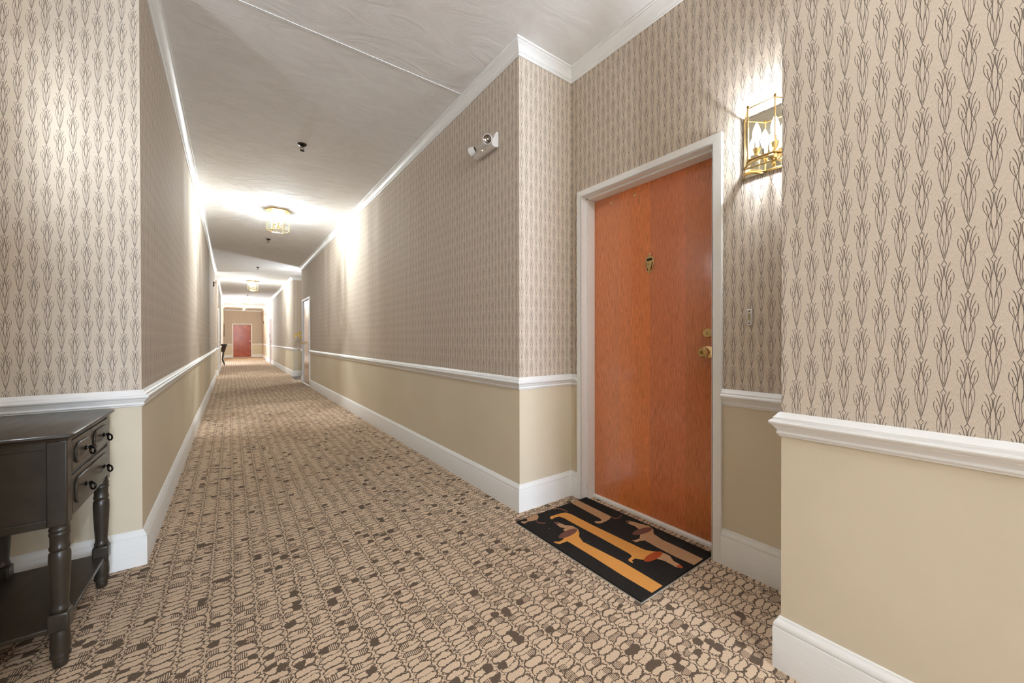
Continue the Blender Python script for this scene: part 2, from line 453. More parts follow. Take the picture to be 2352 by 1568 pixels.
wall('wall_right', 'long papered right wall of the corridor with emergency light', holed(RX, XR, Y1, YR2A, 10.035, 11.085, 2.065, RX+0.16))
wall('wall_right_far_recess', 'papered recess beyond the narrow varnished door', [(1.95, YR2A, XR, YR2B, 0, CEIL)])
wall('wall_right_far', 'far right corridor wall with daylight on it', holed(RX2, XR, YR2B, YJ, 20.75, 21.65, 2.07, RX2+0.16))
wall('wall_right_end', 'last piece of right wall beside the end wall', [(RX3, YJ, XR, YE, 0, CEIL)])
wall('wall_left_near', 'left wall beside the camera, out of view', [(XL, YB, LX, YL0, 0, CEIL)])
wall('wall_left_recess', 'back wall of the recess behind the black console table', [(XL, YL0, LDX, YL, 0, CEIL)])
wall('wall_left', 'long left corridor wall whose papered end faces the camera', [(XL, YL, LX, YL2A, 0, CEIL)])
wall('wall_left_far_recess', 'back wall of the far left recess', [(XL, YL2A, LDX, YL2B, 0, CEIL)])
wall('wall_left_far', 'far left corridor wall with a door in it', [(XL, YL2B, LX2, 15.53, 0, CEIL), (XL, 16.43, LX2, YO1, 0, CEIL), (XL, 15.53, LX2, 16.43, 2.07, CEIL), (XL, 15.53, LX2-0.16, 16.43, 0, 2.07)])
wall('wall_left_end', 'last piece of left wall beside the end wall', [(XL, YO2, LX3, YE, 0, CEIL)])
wall('wall_left_bay', 'wall of the far side bay with an assumed window', [(-1.9, YO1, XL, 21.2, 0, CEIL), (-1.9, 23.6, XL, YO2, 0, CEIL), (-1.9, 21.2, XL, 23.6, 0, 0.9), (-1.9, 21.2, XL, 23.6, 2.6, CEIL)])  # opening cut for the assumed bay window
wall('wall_end', 'papered end wall with a red door far down the corridor', [(XL, YE, 0.093, YE+0.25, 0, CEIL), (1.034, YE, XR, YE+0.25, 0, CEIL), (0.093, YE, 1.034, YE+0.25, 2.065, CEIL), (0.093, YE+0.16, 1.034, YE+0.25, 0, 2.065)])
wall('wall_back', 'wall behind the camera with an assumed window', [(XL, YB-0.2, -0.1, YB, 0, CEIL), (1.22, YB-0.2, XR, YB, 0, CEIL), (-0.1, YB-0.2, 1.22, YB, 0, 0.75), (-0.1, YB-0.2, 1.22, YB, 2.55, CEIL)])  # opening cut for the window added behind the camera
tag(MB().box(-2, YB-0.2, -0.1, XR, YE+0.25, 0).build('floor', M['carpet'], smooth=0), 'brown patterned carpet with rows of outlined ovals', 'carpet', kind='structure')
tag(MB().box(-2, YB-0.2, CEIL, XR, YE+0.25, CEIL+0.1).build('ceiling', M['ceiling'], smooth=0), 'white brushed plaster ceiling', 'ceiling', kind='structure')

def window(name, label, cx, cy, cz, w, h, along):
    """frame and panes; along 'y' for a window in an x wall, 'x' for one in a y wall"""
    o = thing(name, label, 'window', (cx, cy, cz), 0 if along == 'x' else PI/2, kind='structure')
    fr = MB()
    for sx in (-1, 1): fr.box(sx*w/2, -0.03, -h/2, sx*(w/2-0.06), 0.03, h/2)
    for sz in (-1, 1): fr.box(-w/2, -0.03, sz*h/2, w/2, 0.03, sz*(h/2-0.06))
    fr.build('window_frame', M['trim'], o, bevel=0.004)
    MB().box(-0.02, -0.02, -h/2+0.06, 0.02, 0.02, h/2-0.06).build('mullion', M['trim'], o)
    for sx in (-1, 1):
        MB().box(sx*0.02, -0.003, -h/2+0.06, sx*(w/2-0.06), 0.003, h/2-0.06).build('window_pane', M['glass'], o)
window('assumed_window_1', 'assumed tall window lighting the far side bay, unseen', -1.8, 22.4, 1.75, 2.4, 1.7, 'y')  # unseen window, assumed from the bluish daylight in the far corridor
window('assumed_window_2', 'assumed window at the near end behind the camera, added for fill daylight', 0.56, YB-0.1, 1.65, 1.32, 1.8, 'x')  # unseen window, added behind the camera to carry the frontal fill light

# ---------------------------------------------------------------- mouldings
def rz(y): return 0.8565 - (y-380)/875.0*0.081
RAIL = [(0.0, 0.8565), (0.004, 0.8565), (0.0085, rz(430)), (0.0148, rz(530)), (0.0185, rz(558)), (0.0188, rz(630)), (0.0227, rz(645)), (0.0272, rz(680)),
        (0.029, rz(730)), (0.0285, rz(765)), (0.0262, rz(805)), (0.0212, rz(850)), (0.0195, rz(868)), (0.0195, rz(892)), (0.0165, rz(900)), (0.0148, rz(945)),
        (0.0102, rz(1010)), (0.0088, rz(1062)), (0.0112, rz(1095)), (0.0118, rz(1128)), (0.009, rz(1175)), (0.0062, rz(1190)), (0.0062, rz(1232)), (0.0, rz(1255))]
BASE = [(0.0, 0.0), (0.0186, 0.0), (0.0186, 0.1335), (0.0172, 0.1365), (0.0155, 0.1368), (0.0152, 0.139), (0.0168, 0.1405), (0.017, 0.147), (0.0145, 0.154), (0.0098, 0.1605), (0.0062, 0.1655), (0.0055, 0.1695), (0.003, 0.172), (0.0, 0.172)]
CROWN = [(0.0, 2.900), (0.007, 2.900), (0.009, 2.904), (0.009, 2.911), (0.0125, 2.913), (0.0125, 2.919), (0.0155, 2.920), (0.0185, 2.930), (0.024, 2.942), (0.032, 2.953), (0.0405, 2.960), (0.0435, 2.962), (0.0435, 2.968), (0.0515, 2.970), (0.053, 2.974), (0.053, CEIL), (0.0, CEIL)]
right_a = [(RX, YB), (RX, YN), (DX, YN), (DX, 0.912)]
right_b = [(DX, 1.881), (DX, Y1), (RX, Y1), (RX, 9.99)]
right_c = [(RX, 11.13), (RX, YR2A), (1.95, YR2A), (1.95, YR2B), (RX2, YR2B), (RX2, 20.705)]
right_d = [(RX2, 21.695), (RX2, YJ), (RX3, YJ), (RX3, YE), (1.079, YE)]
left_a = [(0.048, YE), (LX3, YE), (LX3, YO2), (XL, YO2)]
left_b = [(XL, YO1), (LX2, YO1), (LX2, 16.475)]
left_c = [(LX2, 15.485), (LX2, YL2B), (LDX, YL2B), (LDX, YL2A), (LX, YL2A), (LX, YL), (LDX, YL), (LDX, YL0), (LX, YL0), (LX, YB)]
runs = [('near right wall up to the red door', right_a), ('long right wall between the two nearer doors', right_b), ('right wall beyond the varnished door', right_c),
        ('far right corner and end wall right of the door', right_d), ('end wall left of the door', left_a), ('far left wall before the side bay', left_b), ('long left wall and its end facing the camera', left_c)]
sides = ['right_near', 'right', 'right_far', 'right_end', 'left_end', 'left_far', 'left']
for i, (txt, path) in enumerate(runs):
    tag(MB().sweep(path, RAIL).build('trim_%d' % (i+1), M['trim'], smooth=30), 'white moulded chair rail on the ' + txt, 'chair rail', kind='structure')
    tag(MB().sweep(path, BASE).build('baseboard_' + sides[i], M['trim'], smooth=30), 'white baseboard along the ' + txt, 'baseboard', kind='structure')
tag(MB().sweep([(RX, YB), (RX, YN), (DX, YN), (DX, Y1), (RX, Y1), (RX, YR2A), (1.95, YR2A), (1.95, YR2B), (RX2, YR2B), (RX2, YJ), (RX3, YJ), (RX3, YE)], CROWN).build('trim_8', M['trim'], smooth=30), 'white crown moulding along the right side and round the door recess', 'crown moulding', kind='structure')
tag(MB().sweep([(RX3, YE), (LX3, YE)], CROWN).build('trim_9', M['trim'], smooth=30), 'white crown moulding on the end wall', 'crown moulding', kind='structure')
tag(MB().sweep([(LX3, YE), (LX3, YO2), (XL, YO2)], CROWN).build('trim_10', M['trim'], smooth=30), 'white crown moulding beyond the far side bay', 'crown moulding', kind='structure')
tag(MB().sweep([(XL, YO1), (LX2, YO1), (LX2, YL2B), (LDX, YL2B), (LDX, YL2A), (LX, YL2A), (LX, YL), (LDX, YL), (LDX, YL0), (LX, YL0), (LX, YB)], CROWN).build('trim_11', M['trim'], smooth=30), 'white crown moulding along the left wall', 'crown moulding', kind='structure')
j = MB().box(LX, 2.612, CEIL-0.004, RX-0.045, 2.617, CEIL+0.001).box(LX, 2.622, CEIL-0.004, RX-0.045, 2.627, CEIL+0.001)
tag(j.build('trim_12', M['trim'], smooth=0), 'thin joint line crossing the ceiling', 'ceiling joint', kind='structure')

# ---------------------------------------------------------------- doors
def knob_lathe(r): return [(r*1.15, 0), (r*1.15, 0.006), (r*0.8, 0.012), (r*0.42, 0.016), (r*0.42, 0.030), (r*0.9, 0.038), (r, 0.048), (r*0.96, 0.060), (r*0.78, 0.066), (r*0.74, 0.064), (r*0.46, 0.064), (r*0.44, 0.070), (0.0, 0.070)]
def door(name, label, loc, rz, w, h, leafmat, depth, casing=0.0445, knob_x=0.36, lever=False, hinges=0, threshold=True):
    """local x across the opening, -y towards the corridor"""
    o = thing(name, label, 'door', loc, rz, kind='structure')
    a = w/2; c = casing
    cs = MB()
    cs.prism([(-a-c, 0), (-a, 0), (-a, h), (-a-c, h+c)], -0.0186, 0, 'y').prism([(a, 0), (a+c, 0), (a+c, h+c), (a, h)], -0.0186, 0, 'y').prism([(-a, h), (a, h), (a+c, h+c), (-a-c, h+c)], -0.0186, 0, 'y')
    cs.build('casing', M['trim'], o, smooth=0, bevel=0.0015)
    jb = MB(); st = 0.012; d0 = 0.03
    for s in (-1, 1):
        jb.box(s*(a-0.001), -0.0186, 0, s*a+s*0.004, depth+0.05, h)
        if depth > d0+0.004: jb.box(s*a, d0, 0, s*(a-st), depth-0.001, h)
    jb.box(-a, -0.0186, h-0.001, a, depth+0.05, h+0.004)
    if depth > d0+0.004: jb.box(-a, d0, h-st, a, depth-0.001, h)
    jb.build('jamb', M['trim'], o, smooth=0)
    lf = MB().box(-a+0.003, depth, 0.022, a-0.003, depth+0.044, h-0.003).build('leaf', leafmat, o, smooth=0)
    if threshold: MB().prism([(depth-0.018, 0), (depth+0.04, 0), (depth+0.04, 0.022), (depth-0.006, 0.022), (depth-0.018, 0.014)], -a+0.001, a-0.001, 'x').build('threshold', M['trim'], o, smooth=0)
    if lever:
        MB().lathe([(0.026, 0), (0.026, 0.006), (0.012, 0.01), (0.012, 0.045), (0, 0.045)], (knob_x, depth, 1.03), 14, (0,-1,0)).build('rose', M['iron'], o)
        s = -1 if knob_x > 0 else 1
        MB().tube([(knob_x, depth-0.045, 1.03), (knob_x+s*0.05, depth-0.05, 1.03), (knob_x+s*0.11, depth-0.042, 1.028)], [0.011, 0.010, 0.008]).build('lever_handle', M['iron'], o)
    else:
        MB().lathe(knob_lathe(0.029), (knob_x, depth, 1.03), 20, (0,-1,0)).build('knob', M['brass'], o)
    for k in range(hinges):
        hx = -a if knob_x > 0 else a
        zz = (0.25, 1.05, 1.85)[k]
        MB().lathe([(0.007, -0.05), (0.007, 0.05)], (hx*0.985, depth-0.006, zz), 10).box(hx*0.99, depth-0.003, zz-0.05, hx*0.95, depth, zz+0.05).build('hinge', M['brass_dark'], o)
    return o
d1 = door('door_1', 'glossy red oak apartment door with brass knocker', (DX, 1.397, 0), -PI/2, 0.882, 2.067, M['door'], 0.1034, knob_x=0.362)
DP = 0.1034
MB().lathe([(0.027, 0), (0.027, 0.008), (0.0225, 0.014), (0.0205, 0.014), (0.0205, 0.012), (0.009, 0.012), (0.009, 0.0145), (0, 0.0145)], (0.362, DP, 1.133), 24, (0,-1,0)).build('deadbolt', M['brass'], d1)
MB().box(0.3605, DP-0.0155, 1.124, 0.3635, DP-0.014, 1.133).build('keyhole', M['iron'], d1)
MB().lathe([(0.010, 0), (0.010, 0.002), (0, 0.002)], (0.362, DP-0.0695, 1.03), 14, (0,-1,0)).build('knob_cylinder', M['brass_dark'], d1)
# knocker: pierced shield backplate, hinged striker, name slot
kx, kz = 0.008, 1.557
def shield(s, top=0.048, bot=-0.062):
    L = [(0, bot), (0.012, bot*0.80), (0.022, bot*0.48), (0.0285, 0.0), (0.0295, top*0.45), (0.023, top*0.82), (0.008, top)]
    return [(kx+s*a, kz+b) for a, b in L] + [(kx-s*a, kz+b) for a, b in reversed(L[1:])]
kn = MB().prism(shield(1.0), DP-0.005, DP, 'y').build('knocker', M['brass'], d1, bevel=0.0015)
MB().lathe([(0.008, 0), (0.008, 0.004), (0.004, 0.007), (0, 0.007)], (kx, DP, kz+0.056), 12, (0,-1,0)).build('finial', M['brass'], kn)
MB().box(kx-0.017, DP-0.0065, kz+0.018, kx+0.017, DP-0.004, kz+0.032).build('name_slot', M['iron'], kn)
MB().prism([(kx-0.018, kz+0.012), (kx+0.018, kz+0.012), (kx+0.012, kz-0.025), (kx, kz-0.046), (kx-0.012, kz-0.025)], DP-0.012, DP-0.005, 'y').build('striker', M['brass'], kn, bevel=0.002)
for s in (-1, 1):
    MB().prism([(kx+s*0.0205, kz+0.008), (kx+s*0.0235, kz+0.008), (kx+s*0.015, kz-0.036), (kx+s*0.009, kz-0.043)], DP-0.0058, DP-0.004, 'y').build('slot', M['iron'], kn)
MB().lathe([(0.003, 0), (0, 0.003)], (kx, DP-0.012, kz-0.004), 10, (0,-1,0)).build('viewer', M['iron'], kn)
for y in (1.68, 1.498):
    MB().lathe([(0.0085, 0), (0.0085, 0.0015), (0.004, 0.003), (0, 0.003)], (1.397-y, DP, 2.008), 14, (0,-1,0)).build('screw_cap', M['brass'], d1)
d2 = door('door_2', 'narrow-looking varnished door in the long right wall', (RX, 10.56, 0), -PI/2, 1.05, 2.065, M['door_grey'], 0.004, knob_x=-0.42, hinges=3)
d3 = door('door_3', 'brown door in the far right wall facing the bay', (RX2, 21.2, 0), -PI/2, 0.90, 2.07, M['door_far'], 0.05, knob_x=-0.37, lever=True)
d4 = door('door_4', 'door in the far left wall seen edge on', (LX2, 15.98, 0), PI/2, 0.90, 2.07, M['white_door'], 0.05, knob_x=0.36)
d5 = door('door_5', 'red wooden door in the end wall', (0.5635, YE, 0), 0.0, 0.941, 2.065, M['door_far'], 0.05, knob_x=0.40, hinges=2)

# ---------------------------------------------------------------- sconces
CANDLE = [(0.0, 0.0), (0.0075, 0.0), (0.010, 0.006), (0.0155, 0.022), (0.0172, 0.034), (0.0158, 0.048), (0.0115, 0.064), (0.006, 0.078), (0.002, 0.086), (0.0, 0.088)]
M['sconce_bulb'] = bulb_mat('sconce_bulb_glow', 3.0)
M['lantern_bulb'] = bulb_mat('lantern_bulb_glow', 2.0)
def sconce(label, loc, rz, watts=SCONCE_W):
    """local y=0 is the wall, -y into the room; z=0 at the bottom rim"""
    o = thing('wall_sconce', label, 'sconce', loc, rz, group='brass and glass wall sconces')
    W, Fh, D = 0.105, 0.0525, 0.098; Z0, Z1 = 0.042, 0.268
    out = [(-W, 0), (-Fh, -D), (Fh, -D), (W, 0)]
    MB().box(-W+0.004, -0.006, 0.0, W-0.004, 0, Z1+0.004).build('backplate', M['mirror'], o)
    fr = MB()
    for x, y in out: fr.tube([(x, y if y else -0.005, Z0-0.004), (x, y if y else -0.005, Z1+0.006)], 0.0032, 8)
    for z in (Z0, Z1):
        for (a, b), (c, d) in zip(out, out[1:]): fr.tube([(a, b if b else -0.005, z), (c, d if d else -0.005, z)], 0.0034, 8)
    fr.build('frame', M['brass'], o)
    for i in (1, 2): MB().lathe([(0.0045, 0), (0.0055, 0.004), (0.003, 0.010), (0, 0.012)], (out[i][0], out[i][1], Z1+0.004), 10).build('finial', M['brass_dark'], o)
    # arched skirt below the panes and its lower rim, wider at the wall
    low = [(-W-0.004, -0.002), (-Fh-0.008, -D-0.012), (Fh+0.008, -D-0.012), (W+0.004, -0.002)]
    for (a, b), (c, d), (e, f), (g, h) in zip(out, out[1:], low, low[1:]):
        n = 9; vs = []; fs = []
        for k in range(n):
            t = k/(n-1); ar = 0.35 + 0.55*(2*t-1)**2      # arch: the plate is deepest at the posts
            top = Vector((a+(c-a)*t, b+(d-b)*t, Z0)); bot = Vector((e+(g-e)*t, f+(h-f)*t, 0.0))
            vs += [top, top.lerp(bot, ar)]
        for k in range(n-1): fs.append((2*k, 2*k+2, 2*k+3, 2*k+1))
        sk = MB().add(vs, fs).build('skirt', M['brass'], o)
        sm = sk.modifiers.new('thickness', 'SOLIDIFY'); sm.thickness = 0.0015
        MB().tube([(e, f, 0.0), (g, h, 0.0)], 0.004, 8).build('lower_rim', M['brass'], o)
    for x, y in low: MB().tube([(x, y, -0.006), (x, y, 0.008)], 0.004, 8).build('rim_stud', M['brass_dark'], o)
    for (a, b), (c, d) in zip(out, out[1:]):
        A = Vector((a, b, 0)); B = Vector((c, d, 0)); n = (B-A).normalized(); p = Vector((-n.y, n.x, 0))*0.001; A = A+n*0.004; B = B-n*0.004
        MB().prism([(A.x-p.x, A.y-p.y), (B.x-p.x, B.y-p.y), (B.x+p.x, B.y+p.y), (A.x+p.x, A.y+p.y)], Z0+0.003, Z1-0.003).build('glass_pane', M['glass'], o, smooth=0)
    MB().tube([(0, -0.006, 0.070), (0, -0.05, 0.062)], 0.006, 8).tube([(-0.036, -0.05, 0.074), (-0.018, -0.05, 0.060), (0, -0.05, 0.057), (0.018, -0.05, 0.060), (0.036, -0.05, 0.074)], 0.004, 8).lathe([(0, 0.026), (0.006, 0.032), (0.009, 0.042), (0.005, 0.052), (0.008, 0.060), (0.0, 0.068)], (0, -0.05, 0), 12).build('candle_arm', M['brass'], o)
    for s in (-1, 1):
        MB().lathe([(0.004, 0.070), (0.010, 0.077), (0.014, 0.096), (0.0165, 0.100), (0.015, 0.100), (0.009, 0.080), (0.0, 0.078)], (s*0.036, -0.05, 0), 14).build('candle_cup', M['brass'], o)
        MB().lathe([(0.0095, 0.078), (0.0095, 0.128), (0.0, 0.128)], (s*0.036, -0.05, 0), 12).build('candle_sleeve', M['sleeve'], o)
        MB().lathe(CANDLE, (s*0.036, -0.05, 0.128), 10).build('bulb', M['sconce_bulb'], o, smooth=180)
    lamp_light(o, (0, -0.05, 0.165), watts, 0.018)
    return o
sconce('brass and glass wall sconce with lit candle bulbs beside the red door', (DX, 0.7075, 1.849), -PI/2)
sconce('assumed brass and glass wall sconce above the black console table, out of view', (LDX, 2.25, 1.849), PI/2, 0.62)  # unseen lamp, assumed from the shadow edge on the ceiling
sconce('assumed brass and glass wall sconce hidden in the far right recess', (1.95, 11.62, 1.849), -PI/2, 4.5)  # unseen lamp, assumed from the bright ceiling over this recess
sconce('assumed brass and glass wall sconce hidden in the far left recess', (LDX, 13.66, 1.849), PI/2, 2.5)  # unseen lamp, assumed from the warm lit return wall

# ---------------------------------------------------------------- ceiling lanterns
def hexa(r, ph=PI/6): return [(r*math.cos(ph+k*PI/3-PI/6), r*math.sin(ph+k*PI/3-PI/6)) for k in range(6)]
def lantern(label, loc):
    """hangs from the ceiling: z=0 is the ceiling, parts go down"""
    o = thing('ceiling_lantern', label, 'ceiling light', loc, 0, group='hexagonal brass ceiling lanterns along the corridor')
    def ring(mb, r0, z0, r1, z1):
        a = [(x, y, z0) for x, y in hexa(r0, PI/6)]; b = [(x, y, z1) for x, y in hexa(r1, PI/6)]
        mb.add(a+b, [(k, (k+1) % 6, 6+(k+1) % 6, 6+k) for k in range(6)])
    cp = MB(); prof = [(0.163, 0.0), (0.163, -0.008), (0.154, -0.016), (0.150, -0.030), (0.146, -0.032)]
    for (r0, z0), (r1, z1) in zip(prof, prof[1:]): ring(cp, r0, z0, r1, z1)
    cp.add([(x, y, -0.032) for x, y in hexa(0.146)], [tuple(range(6))])
    cp.build('canopy', M['brass'], o, smooth=20)
    H = hexa(0.140); zt, zb = -0.032, -0.298
    for x, y in H: MB().tube([(x, y, zt), (x, y, zb-0.006)], 0.0042, 8).build('post', M['brass'], o)
    rm = MB()
    for k in range(6):
        a, b = H[k], H[(k+1) % 6]; rm.tube([(a[0], a[1], zb), (b[0], b[1], zb)], 0.0058, 8)
    rm.build('bottom_rim', M['brass'], o)
    for k in range(6):
        A = Vector((*H[k], 0)); B = Vector((*H[(k+1) % 6], 0)); n = (B-A).normalized(); p = Vector((-n.y, n.x, 0))*0.0012
        A = A + n*0.005; B = B - n*0.005
        MB().prism([(A.x-p.x, A.y-p.y), (B.x-p.x, B.y-p.y), (B.x+p.x, B.y+p.y), (A.x+p.x, A.y+p.y)], zb+0.006, zt-0.001).build('glass_pane', M['glass'], o, smooth=0)
    MB().lathe([(0.0, -0.262), (0.010, -0.256), (0.014, -0.245), (0.008, -0.232), (0.011, -0.222), (0.005, -0.212), (0.005, -0.032)], (0, 0, 0), 12).build('stem', M['brass'], o)
    for k in range(3):
        t = k*2*PI/3 + 0.5; cx, cy = 0.052*math.cos(t), 0.052*math.sin(t)
        MB().tube([(0.006*math.cos(t), 0.006*math.sin(t), -0.236), (cx*0.6, cy*0.6, -0.246), (cx, cy, -0.228), (cx, cy, -0.206)], 0.0045, 8).lathe([(0.004, -0.212), (0.016, -0.204), (0.018, -0.194), (0.0, -0.194)], (cx, cy, 0), 12).build('arm', M['brass'], o)
        MB().lathe([(0.0095, -0.194), (0.0095, -0.142), (0.0, -0.142)], (cx, cy, 0), 12).build('candle_sleeve', M['sleeve'], o)
        MB().lathe(CANDLE, (cx, cy, -0.142), 10).build('bulb', M['lantern_bulb'], o, smooth=180)
    lamp_light(o, (0, 0, -0.060), LANTERN_W, 0.022, WARM)
    MB().lathe([(0.012, -0.300), (0.016, -0.308), (0.012, -0.318), (0.0, -0.320)], (-0.075, -0.100, 0), 12).tube([(-0.075, -0.1, -0.30), (-0.105, -0.075, -0.298)], 0.004, 6).build('latch', M['brass'], o)
    return o
L1 = lantern('nearest and largest hexagonal glass lantern on the corridor ceiling', (0.56, 6.525, CEIL))
for y, lb in ((14.84, 'second hexagonal glass lantern from the camera, over the two recesses'), (21.49, 'third and smallest hexagonal glass lantern, near the side bay'), (-1.3, 'assumed hexagonal glass lantern on the ceiling behind the camera, unseen')):
    c = copy_tree(L1); c.location = (0.57, y, CEIL); c['label'] = lb
    if y < 0:                          # the assumed one behind the camera, added for its light, is set dimmer
        for ch in c.children:
            if ch.type == 'LIGHT': ch.data = ch.data.copy(); ch.data.energy = 10.0
g = thing('globe_ceiling_light', 'round glass ceiling light nearest the end wall', 'ceiling light', (0.59, 26.4, CEIL))
MB().lathe([(0.085, 0), (0.085, -0.02), (0.06, -0.034), (0.05, -0.05), (0.0, -0.05)], (0, 0, 0), 20).build('canopy', M['brass'], g)
MB().lathe([(0.052, -0.05), (0.11, -0.09), (0.14, -0.16), (0.125, -0.235), (0.075, -0.285), (0.0, -0.30)], (0, 0, 0), 20).build('glass_bowl', M['glass'], g)
MB().lathe([(0.028, -0.05), (0.028, -0.09), (0.0, -0.09)], (0, 0, 0), 12).build('socket', M['sleeve'], g)
M['globe_bulb'] = bulb_mat('globe_bulb_glow', 3.0, (1.0, 0.88, 0.70))
MB().lathe([(0.0, -0.09), (0.016, -0.09), (0.024, -0.115), (0.036, -0.155), (0.030, -0.185), (0.0, -0.205)], (0, 0, 0), 14).build('bulb', M['globe_bulb'], g, smooth=180)
lamp_light(g, (0, 0, -0.24), 6.5, 0.03, (1.0, 0.9, 0.74))

# ---------------------------------------------------------------- sprinklers
def sprinkler(label, loc):
    o = thing('ceiling_sprinkler', label, 'sprinkler', loc, 0, group='fire sprinklers along the ceiling')
    MB().lathe([(0.0, -0.001), (0.012, -0.001), (0.034, -0.001), (0.040, 0), (0.040, -0.004), (0.034, -0.010), (0.024, -0.012), (0.022, -0.004), (0.012, -0.004)], (0, 0, 0), 20).build('escutcheon', M['iron'], o)
    MB().lathe([(0.010, 0.0), (0.010, -0.020), (0.006, -0.024), (0.006, -0.034), (0, -0.034)], (0, 0, 0), 12).build('body', M['iron'], o)
    for s in (-1, 1): MB().tube([(0.009*s, 0, -0.018), (0.016*s, 0, -0.030), (0.013*s, 0, -0.044), (0.002*s, 0, -0.054)], 0.0025, 6).build('frame_arm', M['iron'], o)
    MB().lathe([(0.004, -0.052), (0.004, -0.058), (0.020, -0.060), (0.020, -0.063), (0, -0.063)], (0, 0, 0), 16).build('deflector', M['iron'], o)
    return o
S1 = sprinkler('dark sprinkler nearest the camera, in front of the first lantern', (0.56, 4.183, CEIL))
for y, lb in ((8.479, 'dark sprinkler just beyond the first lantern'), (11.933, 'dark sprinkler short of the second lantern'), (19.6, 'small sprinkler just short of the third lantern')):
    c = copy_tree(S1); c.location = (0.566, y, CEIL); c['label'] = lb

# ---------------------------------------------------------------- emergency lights, alarms, bell, outlet
def emergency(label, loc, rz):
    """local -y into the room, x along the wall, z=0 at the bottom"""
    o = thing('emergency_light', label, 'emergency light', loc, rz, group='twin-head emergency lights')
    MB().prism([(-0.0, 0.008), (-0.030, 0.0), (-0.046, 0.006), (-0.056, 0.022), (-0.054, 0.040), (-0.020, 0.105), (-0.008, 0.112), (0, 0.112)], -0.125, 0.125, 'x').build('housing', M['plastic'], o, bevel=0.004)
    for s, d in ((1, Vector((0.55, -0.7, -0.45))), (-1, Vector((-0.85, -0.45, -0.25)))):
        c = Vector((s*0.092, -0.056, 0.060)); d.normalize()
        h = MB().lathe([(0.020, 0), (0.030, 0.012), (0.033, 0.036), (0.033, 0.044), (0.029, 0.044), (0.029, 0.040)], c, 20, d, caps=False).build('lamp_head', M['plastic'], o)
        MB().lathe([(0.0292, 0.041), (0.022, 0.034), (0.008, 0.026), (0.0, 0.026)], c, 20, d, caps=False).build('reflector', M['reflector'], h)
        MB().lathe([(0.0, 0.028), (0.006, 0.028), (0.006, 0.038), (0.0, 0.042)], c, 10, d).build('lamp', M['sleeve'], h)
    MB().lathe([(0.0035, 0), (0.0035, 0.002), (0, 0.003)], (0.0, -0.052, 0.020), 10, (0, -0.9, -0.4)).build('indicator_light', M['led'], o)
    for x in (-0.035, 0.04): MB().lathe([(0.0022, 0), (0.0022, 0.0012), (0, 0.0012)], (x, -0.050, 0.014), 8, (0, -0.8, -0.6)).build('test_button', M['iron'], o)
    return o
e1 = emergency('white twin-head emergency light high on the long right wall', (RX, 2.307, 2.408), -PI/2)
e2 = copy_tree(e1); e2.location = (RX2, 23.7, 2.36); e2['label'] = 'tiny emergency light on the daylit far right wall'
def strobe(label, loc, rz):
    o = thing('fire_alarm', label, 'alarm', loc, rz, group='dark fire alarm strobes')
    MB().box(-0.055, -0.022, 0, 0.055, 0, 0.125).build('housing', M['dark_plastic'], o, bevel=0.005)
    MB().lathe([(0.038, 0), (0.036, 0.006), (0.02, 0.01), (0, 0.01)], (0, -0.022, 0.045), 18, (0,-1,0)).build('horn', M['dark_plastic'], o)
    MB().prism([(-0.022, 0.088), (0.022, 0.088), (0.022, 0.118), (-0.022, 0.118)], -0.05, -0.02, 'y').build('lens', M['reflector'], o, bevel=0.004)
    return o
a1 = strobe('dark fire alarm high at the end of the long left wall', (LX, 12.1, 2.42), PI/2)  # stands backlit; that shade is put into its dark plastic colour
a2 = copy_tree(a1); a2.location = (RX3, 27.5, 2.08); a2.rotation_euler = (0, 0, -PI/2); a2['label'] = 'dark fire alarm near the right corner of the end wall'
b = thing('doorbell', 'small beige doorbell on the wallpaper right of the red door', 'doorbell', (DX, 0.789, 1.164), -PI/2)
MB().box(-0.011, -0.011, 0, 0.011, 0, 0.074).build('plate', M['plastic'], b, bevel=0.002)
MB().prism([(-0.0045, 0.022), (0.0045, 0.022), (0.0045, 0.054), (-0.0045, 0.054)], -0.014, -0.010, 'y').build('push_button', M['button'], b, bevel=0.001)
for z in (0.009, 0.065): MB().lathe([(0.003, 0), (0.002, 0.0015), (0, 0.0015)], (0, -0.011, z), 10, (0,-1,0)).build('screw', M['iron'], b)
ot = thing('wall_outlet', 'beige socket low on the far right wall', 'outlet', (RX2, 15.64, 0.35), -PI/2)
MB().box(-0.035, -0.006, 0, 0.035, 0, 0.115).build('plate', M['plastic'], ot, bevel=0.002)
for z in (0.035, 0.08): MB().lathe([(0.017, 0), (0.017, 0.003), (0, 0.003)], (0, -0.006, z), 14, (0,-1,0)).build('socket', M['sleeve'], ot)
sg = thing('door_sign', 'small dark number sign beside the far right door', 'sign', (RX2, 22.0, 1.22), -PI/2)
MB().box(-0.05, -0.01, 0, 0.05, 0, 0.16).build('plate', M['dark_plastic'], sg, bevel=0.002)

